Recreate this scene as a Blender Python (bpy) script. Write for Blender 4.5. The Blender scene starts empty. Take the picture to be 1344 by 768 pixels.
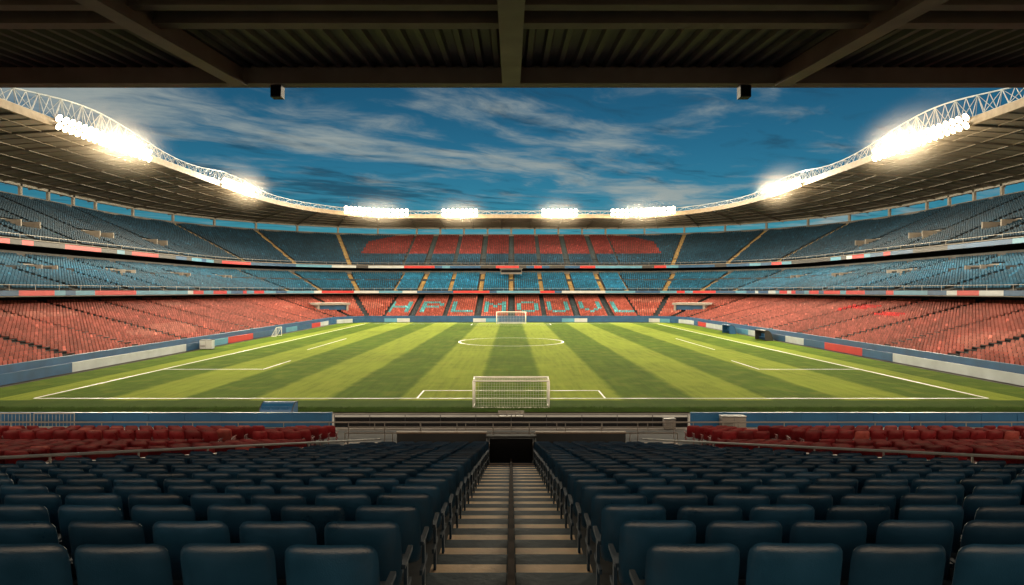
import bpy, bmesh, math, random
import numpy as np
from mathutils import Vector
random.seed(7); rng=np.random.default_rng(7)
R=math.radians
scene=bpy.context.scene
EYE=7.65
COL=scene.collection

# ---------------------------------------------------------------- materials
def mat(name,col,rough=0.7,var=0.25,scale=1.5,bump=0.0,metal=0.0,attr=None,emit=None,estr=0,detail=6,bscale=None,spec=.5,arough=0):
    m=bpy.data.materials.new(name); m.use_nodes=True
    nt=m.node_tree; n=nt.nodes; l=nt.links
    b=n['Principled BSDF']; b.inputs['Roughness'].default_value=rough; b.inputs['Metallic'].default_value=metal
    b.inputs['Specular IOR Level'].default_value=spec
    tc=n.new('ShaderNodeTexCoord'); nz=n.new('ShaderNodeTexNoise'); nz.inputs['Scale'].default_value=scale; nz.inputs['Detail'].default_value=detail
    l.new(tc.outputs['Object'],nz.inputs['Vector'])
    mr=n.new('ShaderNodeMapRange'); mr.inputs[1].default_value=0.25; mr.inputs[2].default_value=0.75
    mr.inputs[3].default_value=1-var; mr.inputs[4].default_value=1+var
    l.new(nz.outputs['Fac'],mr.inputs[0])
    mx=n.new('ShaderNodeVectorMath'); mx.operation='SCALE'
    if attr:
        at=n.new('ShaderNodeAttribute'); at.attribute_name=attr; l.new(at.outputs['Color'],mx.inputs[0])
        if arough:
            ma=n.new('ShaderNodeMath'); ma.operation='MULTIPLY_ADD'; ma.inputs[1].default_value=arough; ma.inputs[2].default_value=rough
            l.new(at.outputs['Alpha'],ma.inputs[0])
            mb_=n.new('ShaderNodeMath'); mb_.operation='MULTIPLY'; l.new(ma.outputs[0],mb_.inputs[0]); l.new(mr.outputs[0],mb_.inputs[1])
            l.new(mb_.outputs[0],b.inputs['Roughness'])
    else:
        mx.inputs[0].default_value=col[:3]
    l.new(mr.outputs[0],mx.inputs['Scale']); l.new(mx.outputs[0],b.inputs['Base Color'])
    if bump>0:
        n2=n.new('ShaderNodeTexNoise'); n2.inputs['Scale'].default_value=bscale or scale*8; n2.inputs['Detail'].default_value=5
        l.new(tc.outputs['Object'],n2.inputs['Vector'])
        bp=n.new('ShaderNodeBump'); bp.inputs['Strength'].default_value=bump; bp.inputs['Distance'].default_value=0.02
        l.new(n2.outputs['Fac'],bp.inputs['Height']); l.new(bp.outputs[0],b.inputs['Normal'])
    if emit:
        b.inputs['Emission Color'].default_value=(*emit,1); b.inputs['Emission Strength'].default_value=estr
    return m

M={}
M['conc']=mat('concrete',(.16,.155,.15),.85,.3,.6,.3)
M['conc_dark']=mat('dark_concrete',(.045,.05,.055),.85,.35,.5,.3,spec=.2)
M['conc_light']=mat('light_concrete',(.30,.29,.27),.8,.2,.9,.2)
M['cream']=mat('cream_painted_sunlight',(.85,.60,.36),.75,.25,3.0,.3)  # cream brightened and warmed, sunlit look of the treads put into the colour
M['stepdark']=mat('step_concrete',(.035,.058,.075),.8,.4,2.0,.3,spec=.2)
M['steel']=mat('painted_steel',(.32,.26,.185),.5,.25,1.2,.1,.0)
M['steel_dark']=mat('dark_steel',(.035,.037,.04),.5,.2,2)
M['white']=mat('white_paint',(.72,.74,.72),.45,.06,2)
M['truss']=mat('truss_galvanised',(.50,.56,.60),.45,.15,1,0,.2)
M['sheet']=mat('corrugated_sheet',(.12,.108,.092),.55,.35,.8,.15,.1)
M['roofunder']=mat('roof_soffit',(.24,.215,.18),.7,.3,.12,.1)
M['roofrib']=mat('roof_rib',(.15,.135,.115),.6,.2,.5)
M['black']=mat('black_void',(.008,.009,.011),.8,.1,1,spec=.1)
M['divider']=mat('divider_brown_paint',(.035,.022,.016),.9,.2,2,spec=.05)
M['blueb']=mat('blue_board',(.008,.075,.19),.45,.25,.6)
M['lblue']=mat('light_blue_board',(.08,.27,.42),.4,.15,.6)
M['whiteb']=mat('white_board',(.46,.52,.56),.4,.15,.6)
M['redb']=mat('red_board',(.50,.025,.03),.4,.15,.6)
M['rail']=mat('rail_steel',(.30,.29,.27),.45,.1,2,0,.3)
M['tan']=mat('parapet_tan',(.21,.155,.11),.7,.3,1.5,.2)
M['net']=mat('net_cord',(.6,.62,.6),.8,.05,1)
M['seat_near']=mat('navy_seat_plastic',(0,0,0),.33,.25,5,.12,0,'col',bscale=120,spec=.5,arough=.5)
M['seat_far']=mat('seat_plastic',(0,0,0),.6,.25,.15,0,0,'col',spec=.15)
M['aisle_y']=mat('aisle_yellow',(.38,.27,.10),.7,.3,.8)
M['aisle_g']=mat('aisle_grey',(.12,.12,.115),.8,.3,.8)
M['lamp']=mat('floodlight_lens',(.9,.85,.7),.3,0,1,emit=(1.0,.80,.50),estr=20)

# ---------------------------------------------------------------- mesh helper
class MB:
    def __init__(s): s.v=[];s.f=[];s.m=[]
    def quad(s,a,b,c,d,m=0):
        i=len(s.v); s.v+= [tuple(a),tuple(b),tuple(c),tuple(d)]; s.f.append((i,i+1,i+2,i+3)); s.m.append(m)
    def box(s,x0,x1,y0,y1,z0,z1,m=0):
        i=len(s.v)
        s.v+=[(x0,y0,z0),(x1,y0,z0),(x1,y1,z0),(x0,y1,z0),(x0,y0,z1),(x1,y0,z1),(x1,y1,z1),(x0,y1,z1)]
        for f in [(0,3,2,1),(4,5,6,7),(0,1,5,4),(1,2,6,5),(2,3,7,6),(3,0,4,7)]:
            s.f.append(tuple(i+k for k in f)); s.m.append(m)
    def bar(s,p,q,r,m=0,n=5,r2=None):
        p=Vector(p);q=Vector(q);d=(q-p)
        if d.length<1e-5:return
        d.normalize(); up=Vector((0,0,1)) if abs(d.z)<.9 else Vector((1,0,0))
        a=d.cross(up).normalized(); b=d.cross(a)
        i=len(s.v); r2=r if r2 is None else r2
        for k in range(n):
            t=2*math.pi*(k+.5)/n; s.v.append(tuple(p+a*math.cos(t)*r+b*math.sin(t)*r))
        for k in range(n):
            t=2*math.pi*(k+.5)/n; s.v.append(tuple(q+a*math.cos(t)*r2+b*math.sin(t)*r2))
        for k in range(n):
            s.f.append((i+k,i+(k+1)%n,i+n+(k+1)%n,i+n+k)); s.m.append(m)
        s.f.append(tuple(i+n+k for k in range(n))); s.m.append(m)
        s.f.append(tuple(i+n-1-k for k in range(n))); s.m.append(m)
    def obox(s,c,n,w,dp,z0,z1,m=0):
        n=Vector((n[0],n[1])).normalized(); t=Vector((-n.y,n.x)); c=Vector((c[0],c[1]))
        i=len(s.v)
        for z in (z0,z1):
            for a,b in ((-1,-1),(1,-1),(1,1),(-1,1)):
                p=c+t*(a*w/2)+n*(b*dp/2); s.v.append((p.x,p.y,z))
        for f in [(0,3,2,1),(4,5,6,7),(0,1,5,4),(1,2,6,5),(2,3,7,6),(3,0,4,7)]:
            s.f.append(tuple(i+k for k in f)); s.m.append(m)
    def obj(s,name,mats,parent=None,smooth=False):
        me=bpy.data.meshes.new(name); me.from_pydata(s.v,[],s.f)
        for k in mats: me.materials.append(M[k])
        me.polygons.foreach_set('material_index',s.m)
        if smooth: me.polygons.foreach_set('use_smooth',[True]*len(s.f))
        me.update(); o=bpy.data.objects.new(name,me); COL.objects.link(o)
        if parent: o.parent=parent
        return o
def empty(name,parent=None):
    o=bpy.data.objects.new(name,None); COL.objects.link(o)
    if parent:o.parent=parent
    return o

def replicate(name,tv,tf,pos,ang,cols,matk,parent=None,smooth=0,vmul=None):
    tv=np.asarray(tv,float); tf=np.asarray(tf,int)
    pos=np.asarray(pos,float); ang=np.asarray(ang,float); cols=np.asarray(cols,float)
    N=len(pos); nv=len(tv); nf=len(tf)
    ca=np.cos(ang)[:,None]; sa=np.sin(ang)[:,None]
    X=tv[:,0][None]*ca-tv[:,1][None]*sa; Y=tv[:,0][None]*sa+tv[:,1][None]*ca
    Z=np.broadcast_to(tv[:,2][None],X.shape)
    V=np.stack([X,Y,Z],-1)+pos[:,None,:]
    F=(tf[None]+(np.arange(N)*nv)[:,None,None]).reshape(-1)
    me=bpy.data.meshes.new(name)
    me.vertices.add(N*nv); me.vertices.foreach_set('co',V.reshape(-1).astype(np.float32))
    me.loops.add(N*nf*4); me.loops.foreach_set('vertex_index',F.astype(np.int32))
    me.polygons.add(N*nf); me.polygons.foreach_set('loop_start',(np.arange(N*nf)*4).astype(np.int32))
    sm=np.zeros((N,nf),bool); sm[:,:smooth]=True
    me.polygons.foreach_set('use_smooth',sm.reshape(-1))
    me.update(calc_edges=True); me.validate()
    at=me.attributes.new('col','FLOAT_COLOR','POINT')
    C=np.ones((N,nv,4),np.float32); C[:,:,:3]=cols[:,None,:]
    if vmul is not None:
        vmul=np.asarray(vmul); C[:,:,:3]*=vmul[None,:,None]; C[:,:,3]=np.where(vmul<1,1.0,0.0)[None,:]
    at.data.foreach_set('color',C.reshape(-1))
    me.materials.append(M[matk])
    o=bpy.data.objects.new(name,me); COL.objects.link(o)
    if parent:o.parent=parent
    return o

# ---------------------------------------------------------------- ground & pitch
g=MB(); g.quad((-3000,-3000,-.06),(3000,-3000,-.06),(3000,3000,-.06),(-3000,3000,-.06)); g.obj('ground',['conc'])

def grass_mat():
    m=bpy.data.materials.new('mown_grass'); m.use_nodes=True; nt=m.node_tree; n=nt.nodes; l=nt.links
    b=n['Principled BSDF']; b.inputs['Roughness'].default_value=1; b.inputs['Specular IOR Level'].default_value=.05
    tc=n.new('ShaderNodeTexCoord'); sp=n.new('ShaderNodeSeparateXYZ'); l.new(tc.outputs['Object'],sp.inputs[0])
    def math_(op,a,b_=None,c=None):
        x=n.new('ShaderNodeMath'); x.operation=op
        for i,v in enumerate((a,b_,c)):
            if v is None: continue
            if isinstance(v,(int,float)): x.inputs[i].default_value=v
            else: l.new(v,x.inputs[i])
        return x.outputs[0]
    def noise(sc,det,vec=None):
        z=n.new('ShaderNodeTexNoise'); z.inputs['Scale'].default_value=sc; z.inputs['Detail'].default_value=det
        l.new(vec or tc.outputs['Object'],z.inputs['Vector']); return z.outputs['Fac']
    wob=noise(.8,4)
    xx=math_('ADD',sp.outputs['X'],math_('MULTIPLY',math_('SUBTRACT',wob,.5),.5))
    ph=math_('COSINE',math_('MULTIPLY',math_('DIVIDE',xx,5.2),math.pi))
    st=n.new('ShaderNodeMapRange'); st.interpolation_type='SMOOTHSTEP'; st.inputs[1].default_value=.2; st.inputs[2].default_value=-.2
    st.inputs[3].default_value=0; st.inputs[4].default_value=1; l.new(ph,st.inputs[0])
    ax=math_('ABSOLUTE',sp.outputs['X'])
    inr=math_('MULTIPLY',math_('LESS_THAN',ax,36.4),math_('GREATER_THAN',sp.outputs['Y'],45.2))
    fac=math_('MULTIPLY',st.outputs[0],inr)
    big=noise(.06,3); mid=noise(.5,6); fine=noise(9,8)
    mp=n.new('ShaderNodeMapping'); mp.inputs['Scale'].default_value=(1.4,.09,1); l.new(tc.outputs['Object'],mp.inputs[0])
    streak=noise(1.6,5,mp.outputs[0])
    mix=n.new('ShaderNodeMixRGB'); mix.inputs[1].default_value=(.058,.110,.005,1); mix.inputs[2].default_value=(.165,.228,.022,1); l.new(fac,mix.inputs[0])
    v=math_('ADD',math_('MULTIPLY',big,.7),math_('ADD',math_('MULTIPLY',mid,.55),math_('ADD',math_('MULTIPLY',fine,.8),math_('MULTIPLY',streak,.75))))
    v=math_('SUBTRACT',v,.40)
    sc=n.new('ShaderNodeVectorMath'); sc.operation='SCALE'; l.new(mix.outputs[0],sc.inputs[0]); l.new(v,sc.inputs['Scale'])
    wn=n.new('ShaderNodeMapRange'); wn.inputs[1].default_value=.5; wn.inputs[2].default_value=.8; l.new(mid,wn.inputs[0])
    m2=n.new('ShaderNodeMixRGB'); m2.inputs[2].default_value=(.20,.19,.03,1); l.new(math_('MULTIPLY',wn.outputs[0],.35),m2.inputs[0]); l.new(sc.outputs[0],m2.inputs[1])
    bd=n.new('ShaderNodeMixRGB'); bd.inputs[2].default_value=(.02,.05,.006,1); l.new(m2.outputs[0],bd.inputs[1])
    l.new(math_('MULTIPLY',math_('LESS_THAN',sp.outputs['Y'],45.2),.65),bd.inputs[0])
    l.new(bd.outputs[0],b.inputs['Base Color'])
    bp=n.new('ShaderNodeBump'); bp.inputs['Strength'].default_value=.6; bp.inputs['Distance'].default_value=.05
    l.new(fine,bp.inputs['Height']); l.new(bp.outputs[0],b.inputs['Normal'])
    return m
M['grass']=grass_mat()
bm=bmesh.new(); pts=[]
X0,Y0,Y1,rr=40.4,40.8,156.5,6
for cx,cy,a0 in ((X0-rr,Y1-rr,0),(-X0+rr,Y1-rr,90),(-X0+rr,Y0+rr,180),(X0-rr,Y0+rr,270)):
    for k in range(9):
        a=R(a0+k*90/8); pts.append(bm.verts.new((cx+rr*math.cos(a),cy+rr*math.sin(a),0)))
bm.faces.new(pts); me=bpy.data.meshes.new('football_pitch'); bm.to_mesh(me); me.materials.append(M['grass'])
pitch=bpy.data.objects.new('football_pitch',me); COL.objects.link(pitch)
N=26000
gx=rng.uniform(-38,38,N); gy=rng.uniform(40.9,42.2,N)
gh=rng.uniform(.05,.18,N); gl=rng.uniform(-.05,.05,N)
vv=[];ff=[]
for i in range(N):
    k=len(vv); x=gx[i];y=gy[i]
    vv+=[(x-.012,y,0),(x+.012,y,0),(x+.006+gl[i],y+gl[i]*.5,gh[i]),(x-.004+gl[i],y+gl[i]*.5,gh[i])]; ff.append((k,k+1,k+2,k+3))
me=bpy.data.meshes.new('grass_blades'); me.from_pydata(vv,[],ff); me.materials.append(mat('grass_blade',(.03,.075,.008),.8,.4,.8)); o=bpy.data.objects.new('grass_blades',me); COL.objects.link(o); o.parent=pitch
L=MB(); z=.008; W=.085
def hl(x0,x1,y,w=W): L.quad((x0,y-w,z),(x1,y-w,z),(x1,y+w,z),(x0,y+w,z))
def vl(x,y0,y1,w=W): L.quad((x-w,y0,z),(x+w,y0,z),(x+w,y1,z),(x-w,y1,z))
hl(-34,34,46,.08); hl(-34,34,151,.13)
vl(-34,46.1,150.87,.09); vl(34,46.1,150.87,.09)
for s in (-1,1):
    hl(min(s*33.9,s*24.3),max(s*33.9,s*24.3),63.1,.09); vl(s*24.2,63.0,71,.07)
    vl(s*26.5,84,104,.08)
vl(-6.7,46.1,49.5,.06); vl(6.7,46.1,49.5,.06); hl(-6.765,6.765,49.57,.07)
vl(-9,145.5,150.87,.08); vl(9,145.5,150.87,.08); hl(-9.08,9.08,145.4,.12)
for k in range(96):
    a=2*math.pi*k/96;b=2*math.pi*(k+1)/96; c=(0,97.5)
    L.quad(*[(c[0]+r*math.cos(t),c[1]+r*math.sin(t),z) for r,t in ((7.72,a),(7.93,a),(7.93,b),(7.72,b))])
L.obj('pitch_markings',['white'],pitch)

# ---------------------------------------------------------------- goals
def goal(cy,w,h,depth,back,pr,step,nr):
    e=empty('football_goal')
    m=MB(); yf=cy; yb=cy+back*depth
    for x in (-w/2,w/2):
        m.bar((x,yf,0),(x,yf,h),pr,0,8); m.bar((x,yb,0),(x,yb,h*.97),pr*.7,0,6)
        m.bar((x,yf,h),(x,yb,h*.97),pr*.6,0,6); m.bar((x,yf,.04),(x,yb,.04),pr*.6,0,6)
    m.bar((-w/2-pr,yf,h),(w/2+pr,yf,h),pr,0,8); m.bar((-w/2,yb,h*.97),(w/2,yb,h*.97),pr*.7,0,6); m.bar((-w/2,yb,.05),(w/2,yb,.05),pr*.7,0,6)
    m.obj('frame',['white'],e,True)
    t=MB()
    nx=int(w/step); nz=int(h/step); nd=max(2,int(depth/step))
    for i in range(nx+1):
        x=-w/2+w*i/nx; t.bar((x,yb,.02),(x,yb,h*.97),nr,0,3); t.bar((x,yf,h-.02),(x,yb,h*.97),nr,0,3)
    for k in range(nz+1):
        zz=.03+(h*.97-.03)*k/nz; t.bar((-w/2,yb,zz),(w/2,yb,zz),nr,0,3)
        for x in (-w/2,w/2): t.bar((x,yf,zz),(x,yb,zz),nr,0,3)
    for k in range(1,nd):
        yy=yf+(yb-yf)*k/nd; t.bar((-w/2,yy,h*.985),(w/2,yy,h*.985),nr,0,3)
        for x in (-w/2,w/2): t.bar((x,yy,.02),(x,yy,h*.98),nr,0,3)
    t.obj('net',['net'],e)
goal(43.6,4.95,1.83,1.5,-1,.06,.17,.0045)
goal(151.0,6.8,2.75,2.0,1,.11,.35,.015)

# ---------------------------------------------------------------- bowl
CX,CY,R0=31.0,148.0,10.0
YN=12.0
def stations(ds=6.0,narc=10):
    S=[]
    n=int((CY-YN)/ds)
    for i in range(n+1): S.append(((-CX,YN+(CY-YN)*i/n),(-1,0)))
    for i in range(1,narc+1):
        a=math.pi-math.pi/2*i/narc; S.append(((-CX,CY),(math.cos(a),math.sin(a))))
    n2=int(2*CX/ds)
    for i in range(1,n2+1): S.append(((-CX+2*CX*i/n2,CY),(0,1)))
    for i in range(1,narc+1):
        a=math.pi/2-math.pi/2*i/narc; S.append(((CX,CY),(math.cos(a),math.sin(a))))
    for i in range(1,n+1): S.append(((CX,CY-(CY-YN)*i/n),(1,0)))
    return S
def P(st,o,z): (c,n)=st; return (c[0]+n[0]*(R0+o),c[1]+n[1]*(R0+o),z)
def sweep(mb,S,prof,m=0):
    for i in range(len(S)-1):
        a,b=S[i],S[i+1]
        pa=prof(a) if callable(prof) else prof; pb=prof(b) if callable(prof) else prof
        for k in range(len(pa)-1):
            mb.quad(P(a,*pa[k]),P(b,*pb[k]),P(b,*pb[k+1]),P(a,*pa[k+1]),m(i) if callable(m) else m)
S=stations()
stand=empty('stadium_grandstand')
TIERS={'lower':(0.9,24,.8,1.0,.205),'middle':(15.3,20,.8,7.7,.245),'upper':(29.3,31,.8,15.1,.34)}
def prof_of(t):
    o0,n,dep,z0,ri=TIERS[t]; p=[]
    for i in range(n):
        p.append((o0+dep*i,z0+ri*i)); p.append((o0+dep*(i+1),z0+ri*i))
    p.append((o0+dep*n,z0+ri*n)); return p
for t in TIERS:
    mb=MB(); sweep(mb,S,prof_of(t)); mb.obj('terrace_'+t,['conc_dark'],stand)
mb=MB()
sweep(mb,S,[(.62,0),(.62,1.55),(.9,1.55),(.9,1.0)],1)
sweep(mb,S,[(20.1,5.6),(20.1,6.0),(24,6.0),(24,11)],0)
sweep(mb,S,[(15.0,7.0),(22,7.05),(31.4,12.2)],0)
sweep(mb,S,[(31.3,12.6),(31.3,13.5),(31.5,13.5),(31.5,12.4)],2)
sweep(mb,S,[(33.5,12.5),(33.5,17)],3)
sweep(mb,S,[(31.4,12.55),(33.6,12.55)],0)
sweep(mb,S,[(29.0,14.2),(34,14.6),(54.3,25.3)],0)
sweep(mb,S,[(54.1,25.6),(54.1,26.3),(54.4,26.3),(54.4,0)],4)
mb.obj('stand_walls',['conc_dark','blueb','conc','black','conc'],stand)
mb=MB()
for s in (0,-1):
    st=S[s]
    for (o0,z0,o1,z1,zb) in ((.6,1.0,20.1,5.9,0),(15,7.7,31.4,12.6,7.0),(29,15.1,54.4,25.9,14.2)):
        mb.quad(P(st,o0,zb if zb else 0),P(st,o1,zb if zb<8 else 24.9) if zb!=0 else P(st,o1,0),P(st,o1,z1),P(st,o0,z0))
mb.obj('end_wall',['conc'],stand)
def ribbon(name,o,z0,z1,ds,mats,wts,parent,th=.15):
    Sx=stations(ds,18); mb=MB(); cho=[]
    while len(cho)<len(Sx): cho+= [random.choices(range(len(mats)),wts)[0]]*random.choice((1,1,2,3))
    sweep(mb,Sx,[(o+th,z0),(o,z0),(o,z1),(o+th,z1)],lambda i:cho[i]); return mb.obj(name,mats,parent)
ribbon('ribbon_board_middle',14.85,7.1,7.7,1.9,['lblue','whiteb','redb','blueb'],[5,1.5,3.5,3],stand)
ribbon('ribbon_board_upper',28.85,14.25,14.95,2.2,['blueb','whiteb','redb','steel_dark','lblue'],[4,.8,2.5,4,1.5],stand)
mb=MB(); sweep(mb,S,[(14.8,6.98),(14.8,7.04),(15,7.04)]); sweep(mb,S,[(28.8,15.02),(28.8,15.12),(29.2,15.12)]); mb.obj('fascia_trim',['conc_light'],stand)
mb=MB()
S2=stations(4,14)
for o,z in ((14.95,8.35),(28.95,15.75)):
    for i in range(len(S2)-1):
        mb.bar(P(S2[i],o,z),P(S2[i+1],o,z),.04,0,4); mb.bar(P(S2[i],o,z-.65),P(S2[i],o,z),.03,0,4)
mb.obj('tier_handrail',['rail'],stand)

Sx=stations(3.0,6); mb=MB(); rr_=random.Random(5); cho=[]
while len(cho)<len(Sx): cho+=[rr_.choices([0,1,2,3],[5,1.5,6,1.2])[0]]*rr_.choice((1,2,2,3,4))
def hm(i):
    st=Sx[i]
    if st[1][1]>.5: return 0 if (i%7) not in (2,3) else (1 if i%2 else 2)
    return cho[i]
sweep(mb,Sx,[(.25,0),(0,.05),(0,.95),(.1,.95),(.3,0)],hm)
mb.obj('advertising_board',['blueb','lblue','whiteb','redb'])

def boxv(x0,x1,y0,y1,z0,z1,base):
    v=[(x0,y0,z0),(x1,y0,z0),(x1,y1,z0),(x0,y1,z0),(x0,y0,z1),(x1,y0,z1),(x1,y1,z1),(x0,y1,z1)]
    f=[(4,5,6,7),(0,1,5,4),(1,2,6,5),(2,3,7,6),(3,0,4,7)]
    return v,[tuple(base+k for k in q) for q in f]
tv,tf=boxv(-.22,.22,0,.05,.32,.80,0)
tv=[(x*(.86 if z>.5 else 1),y-(.08 if z>.5 else 0),z) for x,y,z in tv]
a,b=boxv(-.21,.21,.05,.40,.36,.42,8); tv+=a; tf+=b
FONT={'U':["10001","10001","10001","10001","10001","10001","01110"],'P':["11110","10001","10001","11110","10000","10000","10000"],
'L':["10000","10000","10000","10000","10000","10000","11111"],'M':["10001","11011","10101","10101","10001","10001","10001"],
'O':["01110","10001","10001","10001","10001","10001","01110"],'A':["01110","10001","10001","11111","10001","10001","10001"],
'V':["10001","10001","10001","10001","10001","01010","00100"],'H':["10001","10001","10001","11111","10001","10001","10001"]}
TXT="HPLMOUVL"
def letter(x,o):
    r=(o-4.6)/9.0*7
    if r<0 or r>=7: return False
    u=(x+32.8)/8.2; k=int(math.floor(u))
    if k<0 or k>=8: return False
    c=(u-k)*8.2/1.12-1.15
    if c<0 or c>=5: return False
    return FONT[TXT[k]][6-int(r)][int(c)]=='1'
AY=[YN+6+11*i for i in range(13)]
AX=[-32.8+8.2*i for i in range(9)]
AT=[R(t) for t in (0,22.5,45,67.5,90)]
VOM_Y=[44,63,82,101,120,139]
def vom_skip(t,y,i):
    if t=='upper': return any(abs(y-v)<2.3 for v in VOM_Y) and 6<=i<=10
    if t=='middle': return any(abs(y-v-8)<1.8 for v in VOM_Y) and 10<=i<=14
    return False
pos={t:[] for t in TIERS}; ang={t:[] for t in TIERS}; cols={t:[] for t in TIERS}
from mathutils import noise as mn
for t,(o0,n,dep,z0,ri) in TIERS.items():
    for i in range(n):
        o=o0+dep*i+dep*.80; z=z0+ri*i; rad=R0+o
        def add(x,y,nx,ny,far):
            jit=.72+.56*random.random(); nn=mn.noise((x*.05,y*.05,i*.1))
            if t=='lower':
                c=(.30,.078,.060)
                if far and letter(x,o): c=(.08,.30,.35)
                elif x>40 and 88<y<108 and 12<i<19 and nn>-.15: c=(.55,.02,.02)
                elif nn>.35: c=(.35,.12,.095)
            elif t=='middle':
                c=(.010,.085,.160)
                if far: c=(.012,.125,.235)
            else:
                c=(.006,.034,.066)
                if far and i>=10 and abs(x)<45-max(0,(i-22))*1.0: c=(.11,.020,.022)
            if random.random()<.02: jit*=1.8
            jit*=1+.25*nn
            pos[t].append((x,y,z)); ang[t].append(math.atan2(nx,-ny)); cols[t].append(tuple(k*jit for k in c))
        ys=np.arange(YN+.3,CY,.56)
        for y in ys:
            if min(abs(y-a) for a in AY)<.75 or vom_skip(t,y,i): continue
            add(-CX-rad,y,-1,0,False); add(CX+rad,y,1,0,False)
        da=.56/rad
        for a in np.arange(da/2,math.pi/2,da):
            if min(abs(a-q) for q in AT)*rad<.75: continue
            cx,sy=math.cos(a),math.sin(a)
            x=CX+cx*rad; y=CY+sy*rad; fr=(a>R(55) and t=='upper')
            add(x,y,cx,sy,fr); add(-x,y,-cx,sy,fr)
        for x in np.arange(-CX+.28,CX,.56):
            if min(abs(x-a) for a in AX)<.75: continue
            add(x,CY+rad,0,1,True)
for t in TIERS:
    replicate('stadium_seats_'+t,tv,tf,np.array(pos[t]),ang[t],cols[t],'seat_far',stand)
def aisle(t,m,mb):
    o0,n,dep,z0,ri=TIERS[t]
    sts=[((-CX,y),(-1,0)) for y in AY]+[((CX,y),(1,0)) for y in AY]+[((x,CY),(0,1)) for x in AX if abs(x)<31]
    for q in AT[1:]: sts+=[((CX,CY),(math.cos(q),math.sin(q))),((-CX,CY),(-math.cos(q),math.sin(q)))]
    for (c,nn) in sts:
        for i in range(n):
            for h,(oa,ob) in enumerate(((0,dep*.5),(dep*.5,dep))):
                rad=R0+o0+dep*i+(oa+ob)/2; cc=(c[0]+nn[0]*rad,c[1]+nn[1]*rad)
                zz=z0+ri*i+ri*.5*h
                mb.obox(cc,nn,1.1,dep*.5-.01,zz-.05,zz+.02+ri*.1,m(nn) )
mb=MB(); aisle('lower',lambda n:0,mb); aisle('middle',lambda n:1 if n[1]>.3 else 2,mb); aisle('upper',lambda n:1 if .3<n[1]<.99 else 0,mb)
mb.obj('aisle_steps',['stepdark','aisle_y','aisle_g'],stand)
def vomitory(st,o,z,w,h):
    c,n=st; ce=(c[0]+n[0]*(R0+o),c[1]+n[1]*(R0+o)); e=MB()
    t=(-n[1],n[0])
    for s in (-1,1):
        e.obox((ce[0]+t[0]*s*w/2,ce[1]+t[1]*s*w/2),n,.25,3.6,z-.5,z+h,0)
    e.obox((ce[0]+n[0]*1.6,ce[1]+n[1]*1.6),n,w-.26,.25,z-.5,z+h+.2,0)
    e.obox((ce[0]+n[0]*1.44,ce[1]+n[1]*1.44),n,w*.5,.05,z-.5,z+h*.72,1)
    return e.obj('vomitory',['conc_light','black'],stand)
for v in VOM_Y:
    for s in (-1,1):
        vomitory(((s*CX,v),(s,0)),29.3+.8*8.2,15.1+.34*6,4.0,1.5)
        vomitory(((s*CX,v+8),(s,0)),15.3+.8*12.2,7.7+.245*10,3.0,1.1)

mb=MB()
Sc=stations(7.5,8)
for st in Sc:
    c,n=st; ce=(c[0]+n[0]*(R0+54.25),c[1]+n[1]*(R0+54.25)); mb.obox(ce,n,.55,.5,26.3,28.6,0)
sweep(mb,S,[(54.0,28.0),(54.0,28.5),(54.5,28.5),(54.5,28.0),(54.0,28.0)],0)
mb.obj('roof_columns',['conc_light'],stand)

roof=empty('stadium_roof')
def rin(st):
    ny=max(0,st[1][1]); k=ny*ny
    return 23.0+11.0*k, EYE+23.4-1.4*k
Sr=stations(3.0,24)
mb=MB()
def rp(st):
    oi,zi=rin(st); oo,zo=56.0,EYE+20.6
    pts=[]
    for q in (0,.33,.66,1): pts.append((oi+(oo-oi)*q,zi+(zo-zi)*q+.35*math.sin(q*math.pi)))
    return pts
sweep(mb,Sr,rp,0)
sweep(mb,Sr,lambda s:[(o,z+.6) for o,z in rp(s)],2)
sweep(mb,Sr,lambda s:[(rin(s)[0]-.02,rin(s)[1]-.35),(rin(s)[0]-.02,rin(s)[1]+.75)],1)
sweep(mb,Sr,lambda s:[(rin(s)[0]-.02,rin(s)[1]-.35),(rin(s)[0]+.5,rin(s)[1]-.35),(rin(s)[0]+.5,rin(s)[1]+.0)],1)
mb.obj('roof_shell',['roofunder','steel','conc'],roof)
mb=MB()
for k,st in enumerate(Sr):
    pr=rp(st); r=.13 if k%3 else .3
    for j in range(3):
        a=P(st,*pr[j]);b=P(st,*pr[j+1]); dz=.1 if k%3 else .28
        c,n=st
        t=(-n[1]*r/2,n[0]*r/2)
        v=[(a[0]-t[0],a[1]-t[1],a[2]-dz),(a[0]+t[0],a[1]+t[1],a[2]-dz),(b[0]+t[0],b[1]+t[1],b[2]-dz),(b[0]-t[0],b[1]-t[1],b[2]-dz)]
        u=[(x,y,z+dz) for x,y,z in v]
        mb.quad(*v); mb.quad(v[0],v[3],u[3],u[0]); mb.quad(v[1],u[1],u[2],v[2]); mb.quad(v[0],u[0],u[1],v[1])
for q in (.12,.25,.4,.55,.7,.85):
    for i in range(len(Sr)-1):
        pts=[]
        for st in (Sr[i],Sr[i+1]):
            oi,zi=rin(st); o=oi+(56-oi)*q; z=zi+(EYE+20.6-zi)*q+.35*math.sin(q*math.pi)-.12; pts.append(P(st,o,z))
        mb.bar(pts[0],pts[1],.09,0,4)
mb.obj('roof_ribs',['roofrib'],roof)

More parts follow.
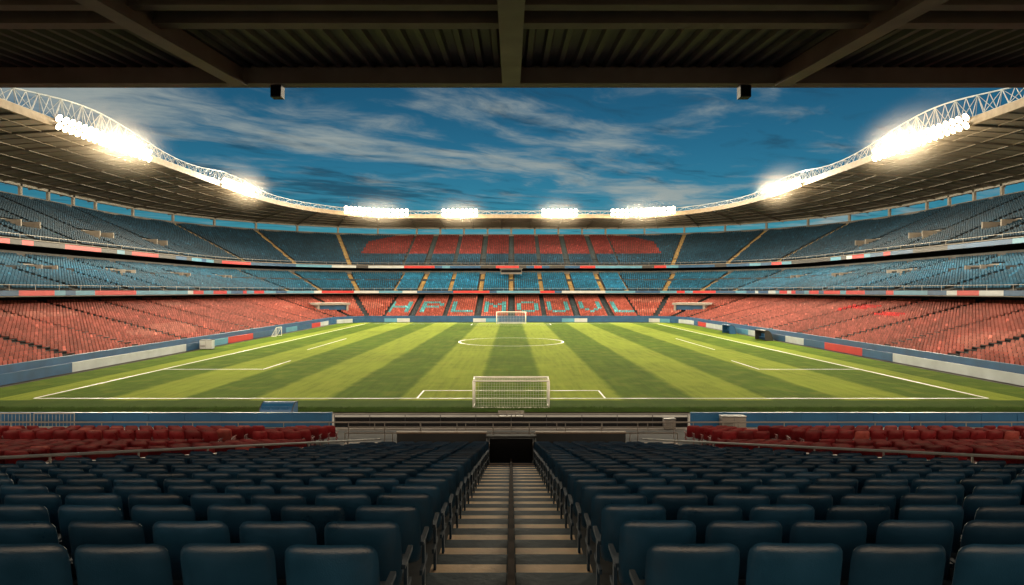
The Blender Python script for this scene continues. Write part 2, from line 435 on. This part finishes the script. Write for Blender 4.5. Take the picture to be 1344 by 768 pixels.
def arc_samples(ds):
    out=[]; Sf=stations(.1,400); acc=0; last=None
    for st in Sf:
        p=Vector(P(st,*rin(st)))
        if last is not None: acc+=(p-last).length
        if last is None or acc>=ds: out.append(st); acc=0
        last=p
    return out
def hump(st):
    c,n=st; x,y,_=P(st,rin(st)[0],0)
    if abs(n[1])<.02:
        return 1.3+2.8*math.exp(-((y-100)/17)**2)+1.6*math.exp(-((y-148)/12)**2)
    if n[1]<.93: return 1.3+1.6*math.exp(-((y-152)/10)**2)
    return 1.25
mb=MB(); T=arc_samples(2.2)
def up(st,dz,do=0): o,z=rin(st); return P(st,o+do,z+dz)
for i in range(len(T)-1):
    a,b=T[i],T[i+1]; ha,hb=hump(a)+.6,hump(b)+.6
    A0,B0=up(a,.75,.1),up(b,.75,.1); A1,B1=up(a,ha,.9),up(b,hb,.9); A2,B2=up(a,.75,2.2),up(b,.75,2.2)
    mb.bar(A1,B1,.11,0,5); mb.bar(A0,B0,.08,0,4); mb.bar(A2,B2,.08,0,4)
    mb.bar(A0,A1,.05,0,4); mb.bar(A2,A1,.05,0,4)
    if i%2: mb.bar(A0,B1,.05,0,4); mb.bar(A2,B1,.05,0,4)
    else: mb.bar(A1,B0,.05,0,4); mb.bar(A1,B2,.05,0,4)
mb.obj('edge_truss',['truss'],roof)

# scattering volumes added round the lamp banks to imitate their bloom, soft falloff
def bloom_haze_mat():
    m=bpy.data.materials.new('lamp_bloom_haze'); m.use_nodes=True; nt=m.node_tree; n=nt.nodes; l=nt.links
    n.remove(n['Principled BSDF']); out=n['Material Output']
    vs=n.new('ShaderNodeVolumeScatter'); vs.inputs['Color'].default_value=(1,.90,.74,1); vs.inputs['Anisotropy'].default_value=0.2
    tc=n.new('ShaderNodeTexCoord'); ln=n.new('ShaderNodeVectorMath'); ln.operation='LENGTH'; l.new(tc.outputs['Object'],ln.inputs[0])
    mr=n.new('ShaderNodeMapRange'); mr.interpolation_type='SMOOTHSTEP'; mr.inputs[1].default_value=1.0; mr.inputs[2].default_value=0.0; mr.inputs[3].default_value=0; mr.inputs[4].default_value=.0062
    l.new(ln.outputs['Value'],mr.inputs[0]); l.new(mr.outputs[0],vs.inputs['Density']); l.new(vs.outputs[0],out.inputs['Volume'])
    return m
HZ=bloom_haze_mat()
def bank(stlist,rows=2,sz=.34,power=30000,aim=(0,95,0),base=.6,rh=.85):
    e=empty('floodlight_bank'); h=MB(); l=MB(); ctr=Vector((0,0,0))
    for st in stlist:
        c,n=st; inward=Vector((-n[0],-n[1],-.55)).normalized()
        for r in range(rows):
            p=Vector(up(st,base+r*rh,-.45)); ctr+=p
            h.bar(p-inward*.35,p,sz*.6,0,8,sz*1.06)
            l.bar(p+inward*.01,p+inward*.05,sz,0,12)
        p0=Vector(up(st,.1,-.2)); p1=Vector(up(st,base+(rows-1)*rh+.5,-.2)); h.bar(p0,p1,.05,0,4)
    for r in range(rows):
        for i in range(len(stlist)-1): h.bar(up(stlist[i],base+r*rh,-.05),up(stlist[i+1],base+r*rh,-.05),.05,0,4)
    h.obj('lamp_housings',['steel_dark'],e); l.obj('lamp_lenses',['lamp'],e)
    ctr/=len(stlist)*rows; mid=stlist[len(stlist)//2]; n=mid[1]
    ld=bpy.data.lights.new('floodlight','AREA'); ld.shape='RECTANGLE'; ld.size=10; ld.size_y=1.2; ld.energy=power; ld.color=(1,.86,.62)
    lo=bpy.data.objects.new('floodlight_beam',ld); COL.objects.link(lo); lo.parent=e
    lo.location=ctr+Vector((-n[0]*.9,-n[1]*.9,.0)); d=Vector(aim)-lo.location; lo.rotation_euler=d.to_track_quat('-Z','Y').to_euler()
    for q in (.2,.5,.8):
        sx=stlist[int(len(stlist)*q)]
        pd=bpy.data.lights.new('spill','POINT'); pd.energy=power*.06; pd.shadow_soft_size=.4; pd.color=(1,.74,.42)
        po=bpy.data.objects.new('floodlight_spill',pd); COL.objects.link(po); po.parent=e; po.location=Vector(up(sx,base-1.9,-2.6))
    b_=bmesh.new(); bmesh.ops.create_icosphere(b_,subdivisions=3,radius=1.0); me=bpy.data.meshes.new('bloom_volume'); b_.to_mesh(me); me.materials.append(HZ)
    mo=bpy.data.objects.new('bloom_volume',me); COL.objects.link(mo); mo.parent=e  # added volume that imitates the glow around this bank
    p0=Vector(up(stlist[0],base,0)); p1=Vector(up(stlist[-1],base,0)); half=(p1-p0).length/2
    mo.location=ctr+Vector((-n[0]*1.0,-n[1]*1.0,.3)); mo.scale=(half+7,7,7.0); dv=p1-p0; mo.rotation_euler=(0,0,math.atan2(dv.y,dv.x))
F=arc_samples(1.3)
def sel(fn): return [s for s in F if fn(s,P(s,rin(s)[0],0))]
for sg in (-1,1):
    bank(sel(lambda s,p:abs(s[1][1])<.01 and p[0]*sg>0 and 90<p[1]<114),2,.54,53000,(0,80,0),-.25,1.15)
    bank(sel(lambda s,p:s[1][1]<.9 and p[0]*sg>0 and 142<p[1]<158),2,.54,41000,(0,95,0),.1,1.15)
for a,b in ((-48,-30),(-21,-9.6),(9.2,20.3),(30,48)):
    bank(sel(lambda s,p:s[1][1]>.3 and p[1]>165 and a<p[0]<b),2,.55,31000,(0,100,0),.65,1.15)

# ---------------------------------------------------------------- near stand
near=empty('near_grandstand')
DEP,RI=.8,.16
def fh(k): return EYE-(1.51+.2*(DEP*k+.4))
mb=MB(); OFF=.25
def xb(d): return 3.65+.405*(22-d)
K0,K1=-6,27
for k in range(K0,K1):
    d0=DEP*k+OFF; zf=fh(k)
    mb.box(-36,36,d0,d0+DEP-.001,-.05,zf,0)
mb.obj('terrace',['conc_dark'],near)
zend=fh(26)
mb=MB(); mb.box(-36,36,DEP*27+OFF,28.3,-.05,zend-.35,0)
for k in range(K1,33):
    d0=DEP*k+OFF; zf=EYE-(4.7+.16*(DEP*k+.4-16))
    for s in (-1,1):
        a,b=sorted((s*6.5,s*36)); mb.box(a,b,d0,d0+DEP-.001,-.04,zf,0)
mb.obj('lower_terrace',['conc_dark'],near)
mb=MB()
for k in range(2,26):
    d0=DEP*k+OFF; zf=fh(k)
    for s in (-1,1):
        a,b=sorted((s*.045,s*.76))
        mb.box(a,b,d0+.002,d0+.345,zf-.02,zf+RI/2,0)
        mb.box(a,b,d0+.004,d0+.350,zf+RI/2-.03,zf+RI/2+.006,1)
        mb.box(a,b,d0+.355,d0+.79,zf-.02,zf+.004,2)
mb.obj('aisle_steps',['stepdark','cream','stepdark'],near)  # bright and dark halves paint the lit-tread contrast in colour
mb=MB()
for k in range(2,26):
    d0=DEP*k+OFF; zf=fh(k)
    mb.box(-.03,.03,d0,d0+DEP,zf-.05,zf+.13,0)
mb.obj('aisle_divider',['divider'],near)

def seat_template(nx=8,nz=7):
    V=[];Fq=[]
    w,h=.256,.25; cz=.62; rc=.08
    def gridpt(i,j):
        x=-1+2*i/nx; zz=-1+2*j/nz
        x=math.sin(x*math.pi/2); zz=math.sin(zz*math.pi/2)
        X=x*w; Z=zz*h; ax,az=abs(X),abs(Z); cx,cz_=w-rc,h-rc
        if ax>cx and az>cz_:
            u=(ax-cx)/rc; v=(az-cz_)/rc; m=max(u,v); L_=math.hypot(u,v)
            if L_>0: u,v=u*m/L_,v*m/L_
            ax,az=cx+u*rc,cz_+v*rc
            X=math.copysign(ax,X); Z=math.copysign(az,Z)
        e=max(abs(x),abs(zz)); th=.040*(1-e**4)**.5 if e<1 else 0
        return X,Z,th
    for side in (-1,1):
        base=len(V)
        for j in range(nz+1):
            for i in range(nx+1):
                X,Z,th=gridpt(i,j)
                y=side*th-.10*(Z+h)/.5 +.35*X*X
                V.append((X,y+.02,cz+Z))
        for j in range(nz):
            for i in range(nx):
                a=base+j*(nx+1)+i; q=(a,a+1,a+nx+2,a+nx+1)
                Fq.append(q if side<0 else q[::-1])
    n0=len(Fq); nv0=len(V)
    def bx(x0,x1,y0,y1,z0,z1):
        i=len(V); V.extend([(x0,y0,z0),(x1,y0,z0),(x1,y1,z0),(x0,y1,z0),(x0,y0,z1),(x1,y0,z1),(x1,y1,z1),(x0,y1,z1)])
        for f in [(0,3,2,1),(4,5,6,7),(0,1,5,4),(1,2,6,5),(2,3,7,6),(3,0,4,7)]: Fq.append(tuple(i+k for k in f))
    bx(-.215,.215,.05,.45,.37,.40); bx(-.205,.205,.07,.44,.4,.445)
    for s in (-1,1):
        x=s*.262
        bx(x-.012,x+.012,.10,.16,0,.52); bx(x-.017,x+.017,.0,.34,.52,.55)
        bx(x-.012,x+.012,-.04,.30,.30,.34); bx(x-.016,x+.016,.02,.24,0,.02)
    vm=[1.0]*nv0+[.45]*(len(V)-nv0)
    return V,Fq,n0,vm
V,Fq,n0,vm=seat_template(12,10)
rows_d=[3.45+.8*k for k in range(22)]
pp=[];aa=[];cc=[]
for k,d in enumerate(rows_d):
    kk=int(round((d-.2-OFF)/DEP)); z=fh(kk); spc=.562+.026*((k*7)%5)/4
    n=int((xb(d)-.7-.3)/spc)
    for s in (-1,1):
        for i in range(n+1):
            x=s*(.98+spc*i)
            pp.append((x+random.uniform(-.010,.010),d+.1+random.uniform(-.015,.015),z)); aa.append(random.gauss(0,.02))
            j=.7+.6*random.random(); cc.append((.008*j,.045*j,.095*j))
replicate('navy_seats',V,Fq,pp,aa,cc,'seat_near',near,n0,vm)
V2,F2,n2_,vm2=seat_template(4,4)
pp=[];aa=[];cc=[]
for k in range(6,33):
    d=DEP*k+OFF+.2
    z=fh(k) if k<K1 else EYE-(4.7+.16*(DEP*k+.4-16))
    x=max(xb(d)+.9,6.8) if k<K1 else 7.0
    x=6.8+.56*math.ceil((x-6.8)/.56)+.1*((k*3)%4)
    while x<35.5:
        if (x%9.0)>1.0:
            for s in (-1,1):
                pp.append((s*x,d+.1,z)); aa.append(random.gauss(0,.01)); j=.7+.6*random.random()
                c=(.20,.016,.022) if random.random()>.04 else (.34,.08,.07)
                cc.append(tuple(q*j for q in c))
        x+=.57
replicate('red_seats',V2,F2,pp,aa,cc,'seat_near',near,n2_,vm2)
mb=MB()
for s in (-1,1):
    prev=None
    for k in range(5,27):
        d=DEP*k+OFF; x=xb(d)+.25; zf=fh(k)
        cur=(s*x,d,zf)
        if prev:
            a=Vector(prev);b=Vector(cur); t=(b-a); t.z=0; t.normalize(); nn=Vector((-t.y,t.x,0))*.07
            z0,z1=a.z-.3,b.z-.3; za,zb_=a.z+.78,b.z+.78
            q=[(a.x-nn.x,a.y-nn.y),(b.x-nn.x,b.y-nn.y),(b.x+nn.x,b.y+nn.y),(a.x+nn.x,a.y+nn.y)]
            i=len(mb.v); mb.v+=[(q[0][0],q[0][1],z0),(q[1][0],q[1][1],z1),(q[2][0],q[2][1],z1),(q[3][0],q[3][1],z0),(q[0][0],q[0][1],za),(q[1][0],q[1][1],zb_),(q[2][0],q[2][1],zb_),(q[3][0],q[3][1],za)]
            for f in [(0,3,2,1),(4,5,6,7),(0,1,5,4),(1,2,6,5),(2,3,7,6),(3,0,4,7)]: mb.f.append(tuple(i+k_ for k_ in f)); mb.m.append(0)
            mb.bar((a.x,a.y,a.z+.92),(b.x,b.y,b.z+.92),.028,1,6)
            if k%2: mb.bar((a.x,a.y,a.z+.6),(a.x,a.y,a.z+.92),.02,1,5)
        prev=cur
mb.obj('diagonal_parapet',['tan','rail'],near)
zc=fh(26)
mb=MB()
for s in (-1,1):
    a,b=sorted((s*.84,s*3.85)); mb.box(a,b,21.75,21.9,zc-.6,zc+.95,0); mb.box(a-.02,b+.02,21.72,21.93,zc+.95,zc+1.0,2)
mb.box(-.72,.72,21.5,21.52,zc-.4,zc+.84,3)
mb.box(-.80,-.73,21.0,21.6,zc-.4,zc+.85,0); mb.box(.73,.80,21.0,21.6,zc-.4,zc+.85,0)
mb.box(-.84,.84,21.45,21.6,zc+.86,zc+.93,0)
for zz in (1.2,1.35): mb.bar((-5.5,21.85,zc+zz-.05),(5.5,21.85,zc+zz-.05),.022,1,6)
for i in range(10): x=-5.5+i*11/9; mb.bar((x,21.85,zc+.0),(x,21.85,zc+1.3),.018,1,5)
mb.obj('cross_wall',['conc_dark','rail','tan','black'],near)
mb=MB()
mb.box(-36,36,28.3,28.5,-.05,1.35,0)
mb.box(-36,36,28.28,28.52,1.35,1.41,2)
mb.bar((-36,28.4,1.88),(36,28.4,1.88),.035,1,6); mb.bar((-36,28.4,1.64),(36,28.4,1.64),.02,1,5)
for i in range(37): x=-36+2*i; mb.bar((x,28.4,1.4),(x,28.4,1.88),.022,1,5)
mb.box(-6.2,6.2,24.0,24.15,0,1.9,0); mb.box(-6.2,6.2,23.95,24.2,1.9,1.97,2)
mb.bar((-6.2,24.1,2.35),(6.2,24.1,2.35),.025,1,6)
for i in range(8): x=-6.2+12.4*i/7; mb.bar((x,24.1,1.9),(x,24.1,2.35),.02,1,5)
for s in (-1,1):
    mb.box(*sorted((s*6.3,s*6.5)),22.2,28.25,0,1.3,0)
mb.obj('front_wall',['conc_dark','rail','tan'],near)
mb=MB()
for s in (-1,1):
    a,b=sorted((s*10.0,s*38))
    mb.box(a,b,36.0,36.12,0,.82,0); mb.box(a,b,35.97,36.15,.82,.87,1)
    for i in range(14):
        x0,x1=sorted((s*(10.2+i*2),s*(12.1+i*2)))
        mb.box(x0,x1,35.975,35.998,.08,.76,2)
mb.obj('perimeter_board',['blueb','blueb','blueb'])
mb=MB()
mb.box(-9.9,9.9,36.3,36.4,0,.55,0)
for i in range(11): x=-9.9+i*1.98; mb.bar((x,36.2,0),(x,36.2,.72),.02,1,5)
mb.bar((-9.9,36.2,.72),(9.9,36.2,.72),.02,1,5)
mb.obj('crowd_barrier',['black','steel_dark'])
e=MB()
e.box(-.75,.75,37.0,37.4,.42,.47,0); 
for x in (-.7,-.25,.25,.7):
    e.bar((x,36.96,0),(x,36.96,.80),.025,0,5); e.bar((x,37.38,0),(x,37.38,.42),.025,0,5); e.bar((x,36.96,.42),(x,37.38,.42),.02,0,5)
for zz in (.58,.68,.78): e.box(-.75,.75,36.93,36.955,zz-.025,zz+.025,0)
e.obj('metal_bench',['rail'])
def dugout(cx,cy,w,nx,ny,h=1.9,colm='blueb'):
    e=empty('dugout'); b=MB(); n=Vector((nx,ny)); t=Vector((-ny,nx)); ns=8
    def pt(a,q):
        f=-math.cos(q)*.9; zz=math.sin(q)*h
        p=Vector((cx,cy))+t*a+n*(-f-.4); return (p.x,p.y,zz)
    for k in range(ns):
        q0=math.pi*.5*k/ns*1.25; q1=math.pi*.5*(k+1)/ns*1.25
        b.quad(pt(-w/2,q0),pt(w/2,q0),pt(w/2,q1),pt(-w/2,q1),0)
        for s in (-1,1): b.bar(pt(s*w/2,q0),pt(s*w/2,q1),.03,1,5)
    for s in (-1,1):
        i=len(b.v); ptsx=[pt(s*w/2*.99,math.pi*.5*k/ns*1.25) for k in range(ns+1)]; base=pt(s*w/2*.99,math.pi*.625); b.v+=ptsx+[(base[0],base[1],0)]
        b.f.append(tuple(range(i,i+ns+2))); b.m.append(0)
    b.obj('canopy',[colm,'steel_dark'],e)
    q=MB()
    for i in range(int(w/.55)):
        a=-w/2+.35+.55*i; p=Vector((cx,cy))+t*a
        q.obox((p.x,p.y),n,.44,.42,.4,.46,0); p2=p+n*.22; q.obox((p2.x,p2.y),n,.44,.06,.46,.95,0); q.obox((p.x,p.y),n,.05,.3,0,.4,0)
    q.obj('seats',['blueb'],e)
dugout(-13.6,37.6,1.9,0,-1,1.15)
dugout(39.6,101,4,1,0,1.6,'steel_dark'); dugout(39.6,117,4,1,0,1.6,'blueb')
for (x,y,w,d_,h,mk) in ((12.1,35.3,1.3,.5,.80,'conc'),(-40.0,85,1.6,.8,1.2,'whiteb'),(8.7,35.6,.6,.5,.6,'conc')):
    e=MB(); e.box(x-w/2,x+w/2,y-d_/2,y+d_/2,.08,h,0); e.box(x-w/2-.03,x+w/2+.03,y-d_/2-.03,y+d_/2+.03,h,h+.05,1); e.box(x-w/2+.05,x+w/2-.05,y-d_/2+.05,y+d_/2-.05,-.0,.08,1)
    e.box(x-.01,x+.01,y-d_/2-.004,y-d_/2+.01,.12,h-.04,1)
    for k in range(4): e.box(x-w/2+.08,x-.06,y-d_/2-.012,y-d_/2+.01,.3+.07*k,.33+.07*k,1)
    e.obj('equipment_cabinet',[mk,'steel_dark'])
e=MB()
for i in range(2):
    x0=-27.8-.6+i*2.4
    for zz in (.25,.98): e.bar((x0,35.2,zz),(x0+2.2,35.2,zz),.03,0,6)
    for k in range(12): x=x0+2.2*k/11; e.bar((x,35.2,.25),(x,35.2,.98),.012,0,4)
    for x in (x0,x0+2.2): e.bar((x,35.2,0),(x,35.2,.98),.03,0,6); e.bar((x,34.9,.02),(x,35.5,.02),.025,0,5)
e.obj('steel_barrier',['rail'])
for s in (-1,1):
    e=MB(); c=(s*45.6,161.5); n=(s*.55,.83)
    nv=Vector(n).normalized(); t=Vector((-nv.y,nv.x))
    for q in (-1,1): p=Vector(c)+t*q*3.6; e.obox((p.x,p.y),n,.5,7,0,4.2,0)
    e.obox(c,n,8.4,7.6,4.2,4.7,0); p=Vector(c)-nv*3.0; e.obox((p.x,p.y),n,6.6,.1,0,3.0,1); e.obox((p.x,p.y),n,6.7,.3,3.0,4.19,2)
    e.obj('player_tunnel',['conc_light','black','blueb'])
e=MB(); e.box(-3,3,182,184.5,12.4,13.9,0); e.box(-2.8,2.8,181.9,182.05,12.9,13.6,1); e.box(-3.3,3.3,181.6,184.7,13.9,14.05,0); e.obj('press_box',['conc','black'])
for x,y in ((-39.3,108),):
    e=MB(); s=1 if x<0 else -1
    for yy in (y,y+2.6): e.bar((x,yy,0),(x,yy,1.5),.05,0,6); e.bar((x,yy,1.5),(x-s*.8,yy,0),.035,0,6); e.bar((x,yy,0.03),(x-s*.8,yy,.03),.03,0,5)
    e.bar((x,y,1.5),(x,y+2.6,1.5),.05,0,6); e.bar((x-s*.8,y,.03),(x-s*.8,y+2.6,.03),.03,0,5)
    for k in range(11): yy=y+2.6*k/10; e.bar((x,yy,1.5),(x-s*.8,yy,0),.008,0,3)
    for k in range(6): q=k/6; e.bar((x-s*.8*q,y,1.5*(1-q)),(x-s*.8*q,y+2.6,1.5*(1-q)),.008,0,3)
    e.obj('training_goal',['white'])

# ---------------------------------------------------------------- near roof
nroof=empty('near_roof')
SL=.085
def rz(d): return EYE+3.33+SL*d
mb=MB(); x=-33; prof=[]
while x<33:
    prof+= [(x,0),(x+.10,0),(x+.14,.09),(x+.30,.09),(x+.34,0)]; x+=.34
ya,yb=-5,14.1
for i in range(len(prof)-1):
    (x0,z0),(x1,z1)=prof[i],prof[i+1]
    if abs(x1-x0)<1e-6: continue
    mb.quad((x0,ya,rz(ya)+.30+z0),(x1,ya,rz(ya)+.30+z1),(x1,yb,rz(yb)+.30+z1),(x0,yb,rz(yb)+.30+z0))
mb.quad((-33,ya,rz(ya)+.45),(33,ya,rz(ya)+.45),(33,yb,rz(yb)+.45),(-33,yb,rz(yb)+.45))
mb.obj('roof_sheeting',['sheet'],nroof)
mb=MB()
for d,hh,w in ((13.95,.34,.16),(10.45,.20,.13),(9.72,.16,.10),(7.6,.2,.12),(5.4,.2,.12),(3.2,.2,.12),(1,.2,.12)):
    b0=rz(d)+.29-hh
    mb.box(-33,33,d-w/2,d+w/2,b0,rz(d)+.285,0)
    mb.box(-33,33,d-w/2-.05,d+w/2+.05,b0-.025,b0,0)
mb.box(-33,33,14.09,14.12,rz(14)-.08,rz(14)+.5,0)
mb.obj('purlins',['steel'],nroof)
mb=MB()
for j in range(-5,6):
    x=j*5.8; w=.16 if j else .19; d0,d1=-5,13.82
    for (wa,za,zb_) in ((w,-.12,-.06),(w*.35,-.06,.27)):
        i=len(mb.v)
        mb.v+=[(x-wa,d0,rz(d0)+za),(x+wa,d0,rz(d0)+za),(x+wa,d1,rz(d1)+za),(x-wa,d1,rz(d1)+za),(x-wa,d0,rz(d0)+zb_),(x+wa,d0,rz(d0)+zb_),(x+wa,d1,rz(d1)+zb_),(x-wa,d1,rz(d1)+zb_)]
        for f in [(0,3,2,1),(4,5,6,7),(0,1,5,4),(1,2,6,5),(2,3,7,6),(3,0,4,7)]: mb.f.append(tuple(i+k for k in f)); mb.m.append(0)
    mb.box(x-.15,x+.15,-4.95,-4.65,fh(-6),rz(-4.8)-.12,0)
mb.obj('rafters',['steel'],nroof)
mb=MB(); mb.box(-36,36,-5.0,-4.86,0,fh(-6)+.5,0); mb.obj('back_parapet',['conc_dark'],near)
for px in (365,976):
    x=(px-671)*14/848
    e=MB(); b=rz(14)-.08
    e.box(x-.115,x+.115,13.86,14.08,b-.27,b-.02,0); e.box(x-.09,x+.09,13.84,13.86,b-.25,b-.04,1); e.bar((x,13.97,b-.02),(x,13.97,b+.06),.03,0,6)
    e.obj('loudspeaker',['steel_dark','black'])

# ---------------------------------------------------------------- world
w=bpy.data.worlds.new('World'); scene.world=w; w.use_nodes=True; nt=w.node_tree; n=nt.nodes; l=nt.links
bg=n['Background']
EL,AZ=36,188
sky=n.new('ShaderNodeTexSky'); sky.sky_type='NISHITA'; sky.sun_disc=False; sky.sun_elevation=R(EL); sky.sun_rotation=R(AZ); sky.air_density=1.2; sky.dust_density=.6; sky.ozone_density=2
def mt(op,a,b=None):
    x=n.new('ShaderNodeMath'); x.operation=op
    for i,v in enumerate((a,b)):
        if v is None: continue
        if isinstance(v,(int,float)): x.inputs[i].default_value=v
        else: l.new(v,x.inputs[i])
    return x.outputs[0]
def ss(v,a,b):
    m=n.new('ShaderNodeMapRange'); m.interpolation_type='SMOOTHSTEP'; m.inputs[1].default_value=a; m.inputs[2].default_value=b; l.new(v,m.inputs[0]); return m.outputs[0]
tc=n.new('ShaderNodeTexCoord'); sp=n.new('ShaderNodeSeparateXYZ'); l.new(tc.outputs['Generated'],sp.inputs[0])
zc_=mt('MAXIMUM',sp.outputs['Z'],.04); px=mt('DIVIDE',sp.outputs['X'],zc_); py=mt('DIVIDE',sp.outputs['Y'],zc_)
a_=mt('ADD',mt('MULTIPLY',px,.75),mt('MULTIPLY',py,.66)); b0=mt('SUBTRACT',mt('MULTIPLY',py,.75),mt('MULTIPLY',px,.66))
def nz(sx,sy,off,sc,det,rough=.55,bb=None):
    c=n.new('ShaderNodeCombineXYZ'); l.new(mt('MULTIPLY',a_,sx),c.inputs[0]); l.new(mt('MULTIPLY',bb or b0,sy),c.inputs[1]); c.inputs[2].default_value=off
    t=n.new('ShaderNodeTexNoise'); t.inputs['Scale'].default_value=sc; t.inputs['Detail'].default_value=det; t.inputs['Roughness'].default_value=rough; l.new(c.outputs[0],t.inputs['Vector']); return t.outputs['Fac']
wb=nz(.5,.5,3.3,1.2,3)
b_=mt('ADD',b0,mt('MULTIPLY',mt('SUBTRACT',wb,.5),1.2))
def gauss(v,c,s): d=mt('DIVIDE',mt('SUBTRACT',v,c),s); return mt('POWER',math.e,mt('MULTIPLY',mt('MULTIPLY',d,d),-1))
g1=gauss(b_,4.0,.5); g2=mt('MULTIPLY',gauss(b_,2.8,.4),gauss(a_,2.9,.9)); g3=mt('MULTIPLY',gauss(b_,5.9,.7),gauss(a_,3.0,1.6))
nA=nz(.9,1.5,1.0,1.6,10,.60,b_); nB=nz(.8,2.0,7.0,1.8,9,.6,b_)
d1=ss(mt('ADD',nA,mt('MULTIPLY',mt('ADD',g1,g2),.23)),.50,.90)
d2=ss(mt('ADD',nB,mt('MULTIPLY',g3,.22)),.50,.78)
hf=mt('MAXIMUM',mt('SUBTRACT',1.32,mt('MULTIPLY',sp.outputs['Z'],1.9)),.35)
hs=n.new('ShaderNodeVectorMath'); hs.operation='SCALE'; l.new(sky.outputs[0],hs.inputs[0]); l.new(hf,hs.inputs['Scale'])
tint=n.new('ShaderNodeMixRGB'); tint.blend_type='MULTIPLY'; tint.inputs[0].default_value=1; tint.inputs[2].default_value=(.13,.58,.75,1); l.new(hs.outputs[0],tint.inputs[1])
m1=n.new('ShaderNodeMixRGB'); m1.inputs[2].default_value=(.28,.85,1.5,1); l.new(mt('MULTIPLY',d2,.7),m1.inputs[0]); l.new(tint.outputs[0],m1.inputs[1])
m2=n.new('ShaderNodeMixRGB'); m2.inputs[2].default_value=(6.6,7.3,6.8,1); l.new(mt('MULTIPLY',d1,.85),m2.inputs[0]); l.new(m1.outputs[0],m2.inputs[1])
gl_=mt('POWER',mt('MAXIMUM',mt('MULTIPLY',sp.outputs['Y'],-1),0),2.0)  # warm glow added behind the camera, out of view, to light the near stand
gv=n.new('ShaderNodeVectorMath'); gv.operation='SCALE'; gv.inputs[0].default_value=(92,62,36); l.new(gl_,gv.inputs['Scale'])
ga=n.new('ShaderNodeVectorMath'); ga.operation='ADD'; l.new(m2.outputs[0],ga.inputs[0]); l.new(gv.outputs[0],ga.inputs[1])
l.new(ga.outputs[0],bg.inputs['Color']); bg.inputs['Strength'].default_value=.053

sd=bpy.data.lights.new('sun','SUN'); sd.energy=.5; sd.angle=R(4); sd.color=(1,.88,.66)
so=bpy.data.objects.new('sun',sd); COL.objects.link(so)
dirn=Vector((math.sin(R(AZ))*math.cos(R(EL)),math.cos(R(AZ))*math.cos(R(EL)),math.sin(R(EL))))
so.rotation_euler=(-dirn).to_track_quat('-Z','Y').to_euler()

cd=bpy.data.cameras.new('camera'); cam=bpy.data.objects.new('camera',cd); COL.objects.link(cam)
cd.sensor_width=36; cd.lens=36*848/1344; cam.location=(0.0,0,EYE); cam.rotation_euler=(R(90),0,0)
cd.shift_x=.0008; cd.shift_y=-.0015; cd.clip_end=8000; cd.clip_start=.05
scene.camera=cam
scene.view_settings.view_transform='Standard'; scene.view_settings.look='None'; scene.view_settings.exposure=0
